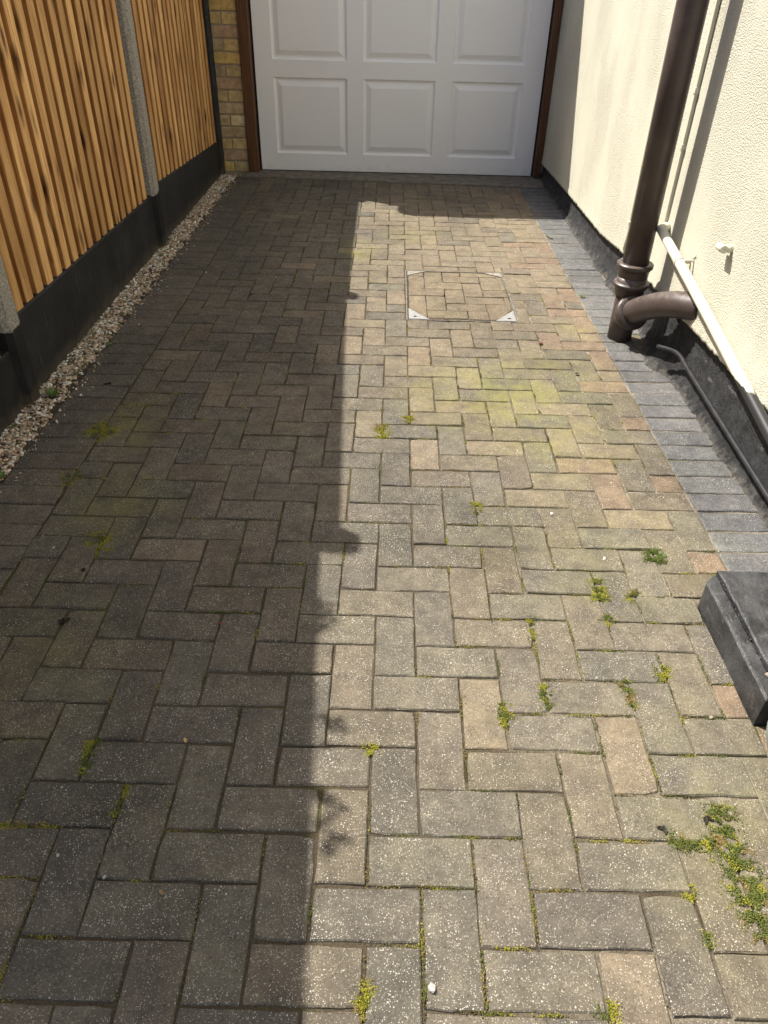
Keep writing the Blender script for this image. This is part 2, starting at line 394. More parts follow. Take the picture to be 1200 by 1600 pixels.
def dens(poly, step, r, jit):
    out = []
    for i, p in enumerate(poly):
        q = poly[(i + 1) % len(poly)]; L = math.hypot(q[0] - p[0], q[1] - p[1]); k = max(1, int(L / step + .5))
        for j in range(k):
            t = j / k; jj = jit if j else jit * .5
            if j == 0 and r.random() < .15:
                c_ = (sum(a[0] for a in poly) / len(poly), sum(a[1] for a in poly) / len(poly)); d_ = math.hypot(p[0] - c_[0], p[1] - c_[1]); m_ = r.uniform(.003, .008) / max(d_, .01)
                out.append((p[0] + (c_[0] - p[0]) * m_, p[1] + (c_[1] - p[1]) * m_)); continue
            out.append((p[0] + (q[0] - p[0]) * t + r.uniform(-jj, jj), p[1] + (q[1] - p[1]) * t + r.uniform(-jj, jj)))
    return out
def paver_mb(mb, poly, r, col, joint=.0010, z=0.0, depth=.05, chamf=.0038, tilt=.006):
    c = (sum(p[0] for p in poly) / len(poly), sum(p[1] for p in poly) / len(poly))
    base = offset(poly, joint + r.uniform(-.0011, .0019))
    if len(base) < 3 or area(base) < 1.5e-4: return False
    a = r.gauss(0, .0075); ca, sa = math.cos(a), math.sin(a)
    base = [(c[0] + (p[0] - c[0]) * ca - (p[1] - c[1]) * sa, c[1] + (p[0] - c[0]) * sa + (p[1] - c[1]) * ca) for p in base]
    ring = dens(base, .034, r, .0013)
    tx, ty, dz = r.uniform(-tilt, tilt), r.uniform(-tilt, tilt), max(-.0016, min(.0022, r.gauss(0, .0011))) + z
    def ins(k):
        out = []
        for p in ring:                           # pull towards the centre along both axes
            dx, dy = p[0] - c[0], p[1] - c[1]
            L = math.hypot(dx, dy); w = narrow(base) * .5
            fx = max(0, 1 - k / max(abs(dx), w)); fy = max(0, 1 - k / max(abs(dy), w))
            out.append((c[0] + dx * (fx if abs(dx) > .4 * w else 1), c[1] + dy * (fy if abs(dy) > .4 * w else 1)))
        return out
    n = len(ring); vs = []; ch = chamf * r.uniform(.8, 1.25)
    for k, zz in ((0, -depth), (0, -.0065), (ch * .35, -.0022), (ch, 0)):
        for p in (ring if k == 0 else ins(k)):
            vs.append((p[0], p[1], dz + zz + (tx * (p[0] - c[0]) + ty * (p[1] - c[1]) if zz > -depth else 0) + (r.uniform(-.0014, .0004) if k else 0)))
    fs = []
    for b in range(3):
        for i in range(n): fs.append((b * n + i, b * n + (i + 1) % n, (b + 1) * n + (i + 1) % n, (b + 1) * n + i))
    fs.append(tuple(3 * n + i for i in range(n)))
    mb.add(vs, fs, col); return True
def vcol(c, r, k=.12): f = 1 + r.uniform(-k, k); return tuple(max(.01, x * f * (1 + r.uniform(-.016, .016))) for x in c)

# ------------------------------------------------------------------ ground
g = MB(); g.add([(-60, -60, -.09), (60, -60, -.09), (60, 60, -.09), (-60, 60, -.09)], [(0, 1, 2, 3)])
struct(g.build('ground', M['soilgnd']))
# ------------------------------------------------------------------ driveway
XL, XR = -1.104, .893                            # herringbone field between the two edge courses
YN, YF = -1.75, 4.58
bx = MB(); NXS, NYS = 40, 130                    # jointing sand, uneven between the pavers
for j in range(NYS + 1):
    for i in range(NXS + 1):
        x = -1.318 + (1.10 + 1.318) * i / NXS; y = YN + (4.66 - YN) * j / NYS
        bx.v.append((x, y, min(-.0040, -.0050 + .0042 * nz(x * 6, y * 6, 0) + (.0022 if x > .8 else 0))))
for j in range(NYS):
    for i in range(NXS):
        a = j * (NXS + 1) + i
        x = (bx.v[a][0] + bx.v[a + 1][0]) / 2; y = (bx.v[a][1] + bx.v[a + NXS + 1][1]) / 2
        if .02 < x < .52 and 1.86 < y < 2.48: continue
        bx.f.append((a, a + 1, a + NXS + 2, a + NXS + 1)); bx.c.append(None); bx.sm.append(True)
drive = struct(bx.build('driveway', M['joint']))
def backline(x): return 4.575 - .064 * x         # front edge of the concrete threshold
BN = (.064, 1.0); BL = math.hypot(*BN); BN = (BN[0] / BL, BN[1] / BL); BD = 4.575 / BL
HOLE = (-.004, .541, 1.806, 2.522)
STEP = (.76, 1.13, -.515, -.10)
BUFF, GREY, CHAR, RED, BRN = (.220, .184, .132), (.165, .148, .117), (.143, .130, .106), (.226, .170, .122), (.170, .146, .111)
def field_colour(x, y, r):
    u = r.random(); far = min(1, max(0, (y - .4) / 1.6))
    edge = min(1, max(0, (x - .55) / .3))
    if x < -.3: w = [.02 + .08 * far, .50, .28, .0, .30]
    else: w = [.03 + .87 * far + .2 * edge, .42 * (1 - .8 * far), .20 * (1 - far) * (1 - edge), .42 * edge, .22]
    s = sum(w); acc = 0
    for k, c in zip(w, (BUFF, GREY, CHAR, RED, BRN)):
        acc += k / s
        if u <= acc: break
    k_ = .80 + .20 * min(1, max(0, (x + 1.0) / 1.3))  # tint lowered towards the left, deepening the fence shade in the paver colour
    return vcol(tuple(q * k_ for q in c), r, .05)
pieces = []
for j in range(-18, 47):
    for i in range(-13, 11):
        k = (i - j) % 4
        if k == 0: P = rect(i * .1, i * .1 + .2, j * .1, j * .1 + .1)
        elif k == 3: P = rect(i * .1, i * .1 + .1, j * .1, j * .1 + .2)
        else: continue
        P = clip(clip(P, (-1, 0), -XL), (1, 0), XR); P = clip(P, BN, BD - .205)
        if area(P) < 2e-4: continue
        Q = [P]
        for h in (HOLE, STEP):
            Q2 = []
            for q in Q: Q2 += minus(q, *h)
            Q = Q2
        pieces += [q for q in Q if narrow(q) > .012 and area(q) > 4e-4]
def shown(poly):
    q = [topix((p[0], p[1], 0)) for p in poly]
    if any(a[0] < -9000 for a in q): return 0
    q = [(min(1200, max(0, a)), min(1600, max(0, b))) for a, b in q]
    return abs(area(q))
nx = int((XR - XL) / .1)
heads = []
for i in range(nx + 1):                          # header course against the threshold
    P = rect(XL + i * .1, min(XR, XL + i * .1 + .1), 4.2, 4.8)
    P = clip(clip(P, BN, BD), (-BN[0], -BN[1]), -(BD - .205))
    if area(P) > 4e-4: heads.append(P)
pieces += heads
pieces.sort(key=shown, reverse=True)
rest = MB(); prng = random.Random(21)
for n, P in enumerate(pieces):
    cx, cy = sum(p[0] for p in P) / len(P), sum(p[1] for p in P) / len(P)
    col = field_colour(cx, cy, prng)
    if n < 300:
        mb = MB()
        if paver_mb(mb, P, prng, col): mb.build('paver', M['paver'], drive, (cx, cy, 0))
    else: paver_mb(rest, P, prng, col)
stuff(rest.build('pavers', M['paver'], drive))
SLATE = (.158, .160, .166)
y = -1.72
while y < 4.49:                                  # charcoal soldier course along the house
    if -.53 < y < -.11: y = -.10
    mb = MB(); x1 = 1.098 + .012 * nz(y * 3, 1, 0)
    if 1.25 < y < 1.62: x1 -= .055
    P = clip(rect(XR, x1, y, y + .1), BN, BD)
    if paver_mb(mb, P, prng, vcol(SLATE, prng, .13), chamf=.005):
        o = mb.build('edge_paver', M['paver'], drive, (1.0, y + .05, 0)); o['label'] = 'charcoal edge paver beside the house plinth'
    y += .1
y = -.95
while y < 4.6:                                   # grey soldier course along the gravel
    mb = MB(); P = clip(rect(-1.318 + .006 * nz(y * 2, 5, 0), XL, y, y + .1), BN, BD)
    if paver_mb(mb, P, prng, vcol((.138, .124, .101), prng, .07)):
        o = mb.build('edge_paver', M['paver'], drive, (-1.21, y + .05, 0)); o['label'] = 'grey edge paver beside the gravel strip'
    y += .1
# concrete threshold in front of the garage door
tb = MB(); NX = 46
for i in range(NX + 1):
    x = -1.245 + (1.105 + 1.245) * i / NX; yb = backline(x)
    dz = .002 * nz(x * 9, 3, 0)
    tb.v += [(x, yb + .004 + .004 * nz(x * 14, 1, 0), -.05), (x, yb + .006 + .004 * nz(x * 14, 1, 0), .004 + dz), (x, yb + .05, .009 + dz), (x, 4.99, .012)]
for i in range(NX):
    for k in range(3): a = i * 4 + k; tb.f.append((a, a + 4, a + 5, a + 1)); tb.c.append(None); tb.sm.append(k > 0)
struct(tb.build('threshold', M['conc']))
# ------------------------------------------------------------------ manhole cover
mh = thing('manhole_cover', 'recessed rectangular manhole cover filled with buff pavers, bright metal corner plates', 'manhole cover', (.27, 2.16, 0))
x0, x1, y0, y1 = HOLE
def ringbox(mb, x0, x1, y0, y1, w, z0, z1):
    mb.box(x0, x1, y0, y0 + w, z0, z1); mb.box(x0, x1, y1 - w, y1, z0, z1)
    mb.box(x0, x0 + w, y0 + w, y1 - w, z0, z1); mb.box(x1 - w, x1, y0 + w, y1 - w, z0, z1)
mb = MB(); ringbox(mb, x0 + .002, x1 - .002, y0 + .002, y1 - .002, .006, -.06, -.0008); mb.build('frame', M['rust'], mh, (.27, 2.16, 0))
tx0, tx1, ty0, ty1 = x0 + .013, x1 - .013, y0 + .012, y1 - .013
mb = MB(); ringbox(mb, tx0, tx1, ty0, ty1, .0025, -.05, -.0015); mb.box(tx0, tx1, ty0, ty1, -.055, -.05)
mb.box(tx0 + .003, tx1 - .003, ty0 + .003, ty1 - .003, -.05, -.009); mb.build('tray', M['joint'], mh, (.27, 2.16, 0))
mb = MB(); ringbox(mb, x0 - .003, x1 + .003, y0 - .003, y1 + .003, .004, -.058, -.010); mb.box(x0 - .003, x1 + .003, y0 - .003, y1 + .003, -.075, -.058)
mb.build('chamber_seat', M['seal'], mh, (.27, 2.16, 0))
cw, ch = .098, .135
for sx, sy in ((0, 0), (1, 0), (0, 1), (1, 1)):
    X = (tx0 + .001) if sx == 0 else (tx1 - .001); Y = (ty0 + .001) if sy == 0 else (ty1 - .001)
    dx = cw if sx == 0 else -cw; dy = (ch if sy == 0 else ch * .5) * (1 if sy == 0 else -1)
    P = [(X, Y), (X + dx, Y), (X, Y + dy)]
    if area(P) < 0: P = P[::-1]
    m2 = MB(); m2.add([(p[0], p[1], z) for z in (-.03, .0008) for p in P], [(3, 4, 5), (0, 1, 4, 3), (1, 2, 5, 4), (2, 0, 3, 5)])
    pl = m2.build('corner_plate', M['metal' if sy == 0 else 'dull'], mh, (X, Y, 0))
    if sy == 0:
        m3 = MB(); m3.tube([(X + dx * .30, Y + dy * .22, -.002), (X + dx * .30, Y + dy * .22, .0016)], .0075, 12)
        m3.box(min(X + dx * .30, X + dx * .42), max(X + dx * .30, X + dx * .42), Y + dy * .22 - .003, Y + dy * .22 + .003, -.002, .0016)
        s_ = m3.build('key_slot', M['slotm'], mh); s_.parent = pl; s_.location = -Vector((X, Y, 0)) ; s_.location = (-X, -Y, 0)
crng = random.Random(5)
for j in range(17, 27):
    for i in range(-2, 7):
        k = (i - j + 1) % 4; oy = .034
        if k == 0: P = rect(i * .1, i * .1 + .2, j * .1 + oy, j * .1 + .1 + oy)
        elif k == 3: P = rect(i * .1, i * .1 + .1, j * .1 + oy, j * .1 + .2 + oy)
        else: continue
        e = .004
        for n_, d_ in (((-1, 0), -(tx0 + e)), ((1, 0), tx1 - e), ((0, -1), -(ty0 + e)), ((0, 1), ty1 - e)): P = clip(P, n_, d_)
        for sx, sy in ((0, 0), (1, 0), (0, 1), (1, 1)):
            X = tx0 if sx == 0 else tx1; Y = ty0 if sy == 0 else ty1
            hh = ch if sy == 0 else ch * .5
            nx_, ny_ = ((-1 if sx == 0 else 1) / cw, (-1 if sy == 0 else 1) / hh); L = math.hypot(nx_, ny_)
            nn = (nx_ / L, ny_ / L)
            P = clip(P, nn, nn[0] * X + nn[1] * Y - (1.0 / L) - .003)
        if area(P) < 3e-4 or narrow(P) < .012: continue
        m2 = MB(); cx, cy = sum(p[0] for p in P) / len(P), sum(p[1] for p in P) / len(P)
        if paver_mb(m2, P, crng, vcol((.215, .176, .122), crng, .06), depth=.03, tilt=.002): m2.build('inset_paver', M['paver'], mh, (cx, cy, 0))

# ------------------------------------------------------------------ gravel strip
GC = [(.52, .43, .31), (.66, .59, .48), (.42, .30, .19), (.33, .24, .15), (.56, .42, .30), (.25, .20, .14), (.74, .69, .60), (.18, .13, .08), (.36, .29, .2)]
grng = random.Random(3)
ico = bmesh.new(); bmesh.ops.create_icosphere(ico, subdivisions=1, radius=1); ico.verts.index_update()
IV = [v.co.copy() for v in ico.verts]; IF = [tuple(v.index for v in f.verts) for f in ico.faces]; ico.free()
def stone(mb, c, s, r, col, flat=.6):
    q = Matrix.Rotation(r.uniform(0, 6.28), 3, 'Z') @ Matrix.Rotation(r.uniform(-.6, .6), 3, 'X') @ Matrix.Rotation(r.uniform(-.6, .6), 3, 'Y')
    e = Vector((s * r.uniform(.8, 1.35), s * r.uniform(.6, .95), s * flat * r.uniform(.7, 1.2)))
    vs = []
    for v in IV:
        w = v * r.uniform(.82, 1.14); vs.append(Vector(c) + q @ Vector((w.x * e.x, w.y * e.y, w.z * e.z)))
    mb.add(vs, IF, col)
def gx(y): return -1.322 + .006 * nz(y * 2, 5, 0)
gb = MB(); n = 0
for k in range(11500):
    y = grng.uniform(-.35, 4.72); t = grng.random()
    xl = -1.452 if y < 4.6 else -1.46
    x = xl + (gx(y) - .002 - xl) * t
    if nz(x * 9, y * 5, 6) < -.38 and grng.random() < .6: continue
    if t > .86 and nz(y * 11, 2, 6) < 0: continue
    if y > 4.45 and grng.random() < (y - 4.45) * 1.5: continue
    h = .001 + .007 * grng.random() - .006 * abs(t - .45) + .004 * nz(x * 7, y * 7, 2)
    s = grng.choice((.0035, .0045, .0055, .007, .009)) * grng.uniform(.85, 1.25)
    if n < 0: continue
    stone(gb, (x, y, h - .010 + s * .3), s, grng, tuple(min(.85, 1.16 * v_) for v_ in vcol(grng.choice(GC), grng, .2)))
for k in range(420):                             # strays on the paving edge
    y = grng.uniform(-.2, 4.5); x = gx(y) + abs(grng.gauss(0, .028)); s = grng.uniform(.0022, .006)
    stone(gb, (x, y, .001 + s * .35), s, grng, vcol(grng.choice(GC), grng, .2))
stuff(gb.build('gravel', M['stone'])); bpy.data.objects['gravel']['label'] = 'pale gravel strip between the black gravel boards and the grey edge pavers'
gs = MB(); 
for i in range(61):
    y = -.4 + 5.15 * i / 60; gs.v += [(-1.47, y, -.006), (-1.31, y, -.012)]
for i in range(60): gs.f.append((2 * i, 2 * i + 1, 2 * i + 3, 2 * i + 2)); gs.c.append(None); gs.sm.append(False)
struct(gs.build('gravel_bed', M['soilgnd']))

# ------------------------------------------------------------------ fence on the left
POSTS = [(4.755, 1.93, .035), (2.868, 1.968, .05), (.925, 2.125, .05), (-1.015, 2.2, .05)]
PNAME = ['black stained end fence post against the buff brick pier', 'grey concrete fence post between the two fully shown slatted panels',
         'grey concrete fence post at the left picture edge, black below', 'grey concrete fence post nearest the viewer, beyond the left edge']
for (py, top, hw), lab in zip(POSTS, PNAME):
    mb = MB(); xf, xb, cbev = -1.425, -1.53, .014
    prof = [(xb, py - hw), (xf - cbev * 1.6, py - hw), (xf, py - hw + cbev), (xf, py + hw - cbev), (xf - cbev * 1.6, py + hw), (xb, py + hw)]
    zs = [-.1, .1, .3, .6, 1.0, 1.5, top - .02, top]
    vs = []
    for z in zs:
        f = .96 if z == top else 1
        for (a, b) in prof: vs.append(((a + 1.478) * f - 1.478, (b - py) * f + py, z))
    fs = [(k * 6 + i, k * 6 + (i + 1) % 6, k * 6 + 6 + (i + 1) % 6, k * 6 + 6 + i) for k in range(len(zs) - 1) for i in range(6)]
    fs.append(tuple((len(zs) - 1) * 6 + i for i in range(6)))
    mb.add(vs, fs); tag(mb.build('fence_post', M['board'] if py > 4 else M['post'], None, (-1.478, py, 0)), lab, 'fence post', 'posts of the slatted fence')
SPANS = [(2.918, 4.722, .322, .236, 1.905, 1.87, 'far slatted timber fence panel reaching the brick pier'),
         (.975, 2.818, .306, .288, 2.045, 1.898, 'middle slatted timber fence panel between two concrete posts'),
         (-.965, .875, .225, .218, 2.16, 1.955, 'near slatted timber fence panel cut by the left picture edge')]
BLAB = ['black painted concrete gravel board under the far fence panel', 'black painted concrete gravel board under the middle fence panel',
        'black painted concrete gravel board under the near fence panel']
bmm = bmesh.new(); bmesh.ops.create_cube(bmm, size=1)
ver = [e for e in bmm.edges if abs(e.verts[0].co.z - e.verts[1].co.z) > .5]
bmm.free()
def slatmesh(w, th, mt='wood'):
    mb = MB(); b = .003
    prof = [(-th / 2, -w / 2), (th / 2 - b, -w / 2), (th / 2, -w / 2 + b), (th / 2, w / 2 - b), (th / 2 - b, w / 2), (-th / 2, w / 2)]
    mb.add([(a, c, z) for z in (0, 1) for a, c in prof], [(i, (i + 1) % 6, 6 + (i + 1) % 6, 6 + i) for i in range(6)] + [tuple(range(6))[::-1], tuple(range(6, 12))])
    me = mb.mesh('slat'); me.materials.append(M[mt])
    if mt == 'wood':
        me.materials.append(M['wood3'])          # slat sides darker than the face, their shade painted into the wood
        for k, p in enumerate(me.polygons): p.material_index = 1 if k in (0, 4) else 0
    return me
ME_F, ME_B = slatmesh(.058, .022), slatmesh(.098, .014, 'wood2')  # back slats in a darker wood colour, painting in the shade of the gaps
frng = random.Random(11)
for (ya, yb, za, zb, ta, tb_, lab), bl in zip(SPANS, BLAB):
    mb = MB(); NB = 40; vs = []; fs = []
    for i in range(NB + 1):
        y = ya + (yb - ya) * i / NB; zt = za + (zb - za) * i / NB + .0015 * nz(y * 20, 1, 1)
        wob = .0015 * nz(y * 5, 2, 2)
        vs += [(-1.449 + wob, y, -.12), (-1.449 + wob, y, zt - .006), (-1.454 + wob, y, zt), (-1.50, y, zt), (-1.50, y, -.12)]
    for i in range(NB):
        for k in range(4): a = i * 5 + k; fs.append((a, a + 5, a + 6, a + 1))
    fs += [(0, 1, 2, 3, 4), tuple(NB * 5 + k for k in (4, 3, 2, 1, 0))]
    mb.add(vs, fs)
    tag(mb.build('gravel_board', M['board'], None, (-1.475, (ya + yb) / 2, 0)), bl, 'gravel board', 'gravel boards under the fence')
    pn = thing('slatted_fence', lab, 'fence', (-1.48, (ya + yb) / 2, min(za, zb)), 'slatted fence panels')
    pitch = .0992; ns = int((yb - ya) / pitch); st = ya + ((yb - ya) - (ns - 1) * pitch) / 2
    for i in range(ns):
        y = st + i * pitch + frng.uniform(-.003, .003); f = (y - ya) / (yb - ya); z0 = za + (zb - za) * f - .004 + frng.uniform(-.003, .003)
        o = link('slat', ME_F, pn, (-1.4675 + frng.uniform(-.0015, .0015), y, z0)); o.scale.z = ta + (tb_ - ta) * f - z0 - .014
        o.rotation_euler = (frng.uniform(-.0012, .0012), 0, frng.uniform(-.02, .02)); o.scale.y = frng.uniform(.95, 1.04)
    for i in range(ns + 1):
        y = min(yb - .025, max(ya + .025, st + (i - .5) * pitch + frng.uniform(-.004, .004))); f = (y - ya) / (yb - ya); z0 = za + (zb - za) * f - .002
        o = link('back_slat', ME_B, pn, (-1.5090, y, z0)); o.scale.z = ta + (tb_ - ta) * f - z0 - .02
        o.scale.y = frng.uniform(.985, 1.0)
    cp = MB(); vs = [(x, y, (ta if y == ya else tb_) + dz) for y in (ya, yb) for x, dz in ((-1.525, -.012), (-1.450, -.012), (-1.450, .012), (-1.525, .012))]
    cp.add(vs, [(0, 1, 5, 4), (1, 2, 6, 5), (2, 3, 7, 6), (3, 0, 4, 7), (3, 2, 1, 0), (4, 5, 6, 7)]); cp.build('capping_rail', M['wood'], pn, (-1.48, (ya + yb) / 2, 2.0))
    for zz in (.45, 1.15, 1.8):
        mb = MB(); mb.box(-1.55, -1.518, ya + .004, yb - .004, zz, zz + .045); mb.build('rail', M['wood'], pn, (-1.5, (ya + yb) / 2, zz))

# ------------------------------------------------------------------ garage
gar = thing('garage', 'garage front with buff brick pier, brown timber frame and white panelled door', 'garage', (-.18, 4.85, 0))
GL = (-.18, 4.85, 0)
pier = MB().box(-1.462, -1.240, 4.806, 5.05, -.05, 2.30).build('brick_pier', M['mortar'], gar, (-1.35, 4.9, 0))
brng = random.Random(9)
BC = [(.56, .42, .20), (.60, .46, .24), (.54, .43, .25), (.50, .39, .24), (.54, .38, .25), (.64, .54, .34), (.44, .35, .23), (.62, .46, .18)]
def brick(x0, x1, z0, z1, nm='brick'):
    m2 = MB(); j = lambda: brng.uniform(-.0018, .0018)
    m2.box(x0 + j(), x1 + j(), 4.797 + j() * .8, 4.9, z0 + j() * .6, z1 + j() * .6, .0035, vcol(brng.choice(BC), brng, .12))
    o = m2.build('brick', M['brick'], None, ((x0 + x1) / 2, 4.85, (z0 + z1) / 2))
    o.parent = pier; o.location = Vector(o.location) - Vector((-1.35, 4.9, 0)); return o
ch_ = .0825; z = .008; row = 0
while z < 2.25:
    if row % 2 == 0: brick(-1.468, -1.359, z, z + .070); brick(-1.349, -1.238, z, z + .070)
    else: brick(-1.468, -1.238, z, z + .070)
    z += ch_; row += 1
MB().box(-1.46, -1.30, 5.05, 9.5, -.05, 2.30).build('side_wall', M['mortar'], gar, GL)
MB().box(-1.29, 1.09, 4.9, 5.05, 2.1, 2.30).build('front_wall', M['mortar'], gar, GL)
MB().box(-1.43, 1.092, 4.63, 9.6, 2.30, 2.52, .01).build('roof', M['roof'], gar, GL)
MB().box(-1.432, 1.094, 4.606, 4.628, 2.32, 2.505, .003).build('fascia', M['white'], gar, GL)
MB().box(-1.236, -1.156, 4.782, 4.90, .010, 2.06, .004).build('door_jamb', M['frame'], gar, GL)
MB().box(1.043, 1.097, 4.79, 4.90, .010, 2.06, .004).build('door_jamb', M['frame'], gar, GL)
MB().box(-1.234, 1.096, 4.785, 4.90, 2.062, 2.14, .004).build('door_head', M['frame'], gar, GL)
MB().box(-1.155, -1.1385, 4.862, 4.905, .012, 2.06).build('door_seal', M['seal'], gar, GL)
MB().box(1.0315, 1.042, 4.862, 4.905, .012, 2.06).build('door_seal', M['seal'], gar, GL)
MB().box(-1.135, 1.028, 4.862, 4.895, .010, .022).build('door_seal', M['seal'], gar, GL)
# the up-and-over door: a skin with nine pressed panels
DY, DX0, DX1, DZ0, DZ1 = 4.85, -1.140, 1.030, .018, 2.055
PC = [(-1.008, -.448), (-.325, .222), (.345, .887)]; PR = [(.142, .668), (.782, 1.308), (1.422, 1.948)]
mb = MB(); xs = [DX0] + [a for p in PC for a in p] + [DX1]; zs = [DZ0] + [a for p in PR for a in p] + [DZ1]
idx = {}
for i, x in enumerate(xs):
    for j, zz in enumerate(zs): idx[i, j] = len(mb.v); mb.v.append((x, DY, zz))
for i in range(len(xs) - 1):
    for j in range(len(zs) - 1):
        if i % 2 == 1 and j % 2 == 1: continue
        mb.f.append((idx[i, j], idx[i + 1, j], idx[i + 1, j + 1], idx[i, j + 1])); mb.c.append(None); mb.sm.append(False)
for (a, b, c, d) in ((DX0, DX0, DZ0, DZ1), (DX1, DX1, DZ0, DZ1), (DX0, DX1, DZ0, DZ0), (DX0, DX1, DZ1, DZ1)):
    if a == b: mb.add([(a, DY, c), (a, DY + .045, c), (a, DY + .045, d), (a, DY, d)], [(0, 1, 2, 3)])
    else: mb.add([(a, DY, c), (b, DY, c), (b, DY + .045, c), (a, DY + .045, c)], [(0, 1, 2, 3)])
door = mb.build('door', M['door'], gar, (-.055, 4.85, 0))
for (a, b) in PC:
    for (c, d) in PR:
        m2 = MB(); prof = [(0, 0), (.005, .006), (.010, .0125), (.014, .0140), (.024, .0145), (.057, .0020), (.0605, .0012)]
        for k, (ins_, dep) in enumerate(prof):
            m2.v += [(a + ins_, DY + dep, c + ins_), (b - ins_, DY + dep, c + ins_), (b - ins_, DY + dep, d - ins_), (a + ins_, DY + dep, d - ins_)]
        for k in range(len(prof) - 1):
            for i in range(4): m2.f.append((k * 4 + i, k * 4 + (i + 1) % 4, k * 4 + 4 + (i + 1) % 4, k * 4 + 4 + i)); m2.c.append(None); m2.sm.append(False)
        q = (len(prof) - 1) * 4; m2.f.append((q, q + 1, q + 2, q + 3)); m2.c.append(None); m2.sm.append(False)
        o = m2.build('panel', M['door'], None, (a, DY, c)); o.parent = door; o.location = Vector((a, DY, c)) - Vector((-.055, 4.85, 0))

# ------------------------------------------------------------------ house wall on the right
house = thing('house_wall', 'sunlit cream roughcast house wall with black plinth', 'wall', (1.3, 1.0, 0)); HL = (1.3, 1.0, 0)
WX = 1.10
ZB = [(-3.2, .30), (.45, .272), (.86, .256), (2.28, .205), (2.70, .168), (3.75, .152), (4.85, .122), (5.2, .12)]
mb = MB(); ys = [-3.2 + .0125 * i for i in range(int(8.3 / .0125) + 1)]
cols = 6
for y in ys:
    rag = .006 * nz(y * 24, 0, 0) + .004 * nz(y * 70, 3, 0); zb = interp(ZB, y) + rag
    bow = .004 * nz(y * .8, 0, 4)
    for zz, x in ((zb, WX + .026), (zb - .001, WX - .006 + .004 * nz(y * 30, 7, 0)), (zb + .010, WX - .005 + .003 * nz(y * 26, 9, 0)), (zb + .05, WX - .001), (1.4, WX + bow), (5.4, WX)):
        mb.v.append((x, y, zz))
for i in range(len(ys) - 1):
    for k in range(cols - 1): a = i * cols + k; mb.f.append((a, a + 1, a + cols + 1, a + cols)); mb.c.append(None); mb.sm.append(k > 0)
mb.build('roughcast', M['render'], house, HL)
MB().box(WX + .030, WX + .33, -3.2, 5.1, -.1, 5.4).build('masonry', M['mortar'], house, HL)
mb = MB(); PZ = [(-.05, -.046), (.002, -.036), (.018, -.028), (.035, -.017), (.055, -.008), (.085, -.003), (.14, 0), (.22, .001), (.32, .002)]
_z = [-.05] + [.002 + .0125 * i for i in range(26)]; PZ = [(z, interp(PZ, z)) for z in _z]
ysp = [-3.2 + .011 * i for i in range(int(8.05 / .011) + 1)]
for y in ysp:
    bulge = .058 * math.exp(-((y - 1.42) / .14) ** 2)
    wn_ = .008 * nz(y * 5, 0, 8)
    for zz, dx in PZ:
        low = max(0, min(1, (.10 - zz) / .10))
        x = WX + .024 + dx * (1 + .6 * nz(y * 7, 5, 0)) - bulge * low + wn_ * low
        x += (.0045 + .008 * low) * nz(y * 45, zz * 45, 0) + .004 * low * nz(y * 120, zz * 120, 3)
        mb.v.append((x, y, zz + .006 * low * nz(y * 30, 4, 4)))
n = len(PZ)
for i in range(len(ysp) - 1):
    for k in range(n - 1): a = i * n + k; mb.f.append((a, a + n, a + n + 1, a + 1)); mb.c.append(None); mb.sm.append(True)
mb.build('plinth', M['plinth'], house, HL)
# soil pipe
SX, SY = .979, 1.655
soil = thing('soil_pipe', 'thick dark brown soil pipe with collars and swept branch into the wall', 'soil pipe', (SX, SY, 0)); SL = (SX, SY, 0)
pr = .0555
MB().tube([(SX, SY, -.04), (SX, SY, .30)], .054, 40).build('lower_pipe', M['soil'], soil, SL)
MB().tube([(SX, SY, .30), (SX - .002, SY, 1.2), (SX, SY, 3.0), (SX, SY, 4.9)], pr, 40).build('upper_pipe', M['soil'], soil, SL)
def lathe_z(mb, cx, cy, prof, n=40): mb.tube([(cx, cy, z) for z, r in prof], [r for z, r in prof], n)
mb = MB(); lathe_z(mb, SX, SY, [(.286, .056), (.2863, .0645), (.2866, .0648), (.312, .0662), (.3123, .0665), (.326, .0750), (.3263, .0772), (.3266, .0775), (.341, .0782), (.3413, .0780), (.3455, .0735), (.3458, .0730), (.346, .057)]); mb.build('collar', M['soil'], soil, SL)
mb = MB(); lathe_z(mb, SX, SY, [(.205, .055), (.2053, .0625), (.2056, .0628), (.234, .0645), (.2343, .0648), (.244, .0748), (.2443, .0752), (.257, .0768), (.2573, .0766), (.263, .0715), (.2633, .0655), (.2636, .0652), (.2855, .0645)]); mb.build('collar', M['soil'], soil, SL)
BR = [Vector(p) for p in ((SX, SY, .095), (.985, 1.575, .150), (1.000, 1.485, .205), (1.028, 1.385, .258), (1.068, 1.295, .295), (1.13, 1.20, .318))]
def smooth(pts, k=6):
    out = []
    for i in range(len(pts) - 1):
        p0, p1, p2, p3 = pts[max(0, i - 1)], pts[i], pts[i + 1], pts[min(len(pts) - 1, i + 2)]
        for j in range(k):
            t = j / k; out.append(.5 * ((2 * p1) + (p2 - p0) * t + (2 * p0 - 5 * p1 + 4 * p2 - p3) * t * t + (3 * p1 - p0 - 3 * p2 + p3) * t ** 3))
    return out + [pts[-1]]
sb = smooth(BR); MB().tube(sb, .0525, 36).build('branch', M['soil'], soil, SL)
ax = (sb[9] - sb[5]).normalized(); c0 = sb[6]
MB().tube([c0 + ax * a for a in (-.034, -.0337, -.0334, -.016, -.0157, -.008, -.0077, .004, .0043, .0046, .022, .0223, .0226)], [.055, .0655, .066, .068, .0683, .0755, .0758, .0765, .0762, .0705, .0695, .0692, .053], 40).build('branch_socket', M['soil'], soil, SL)
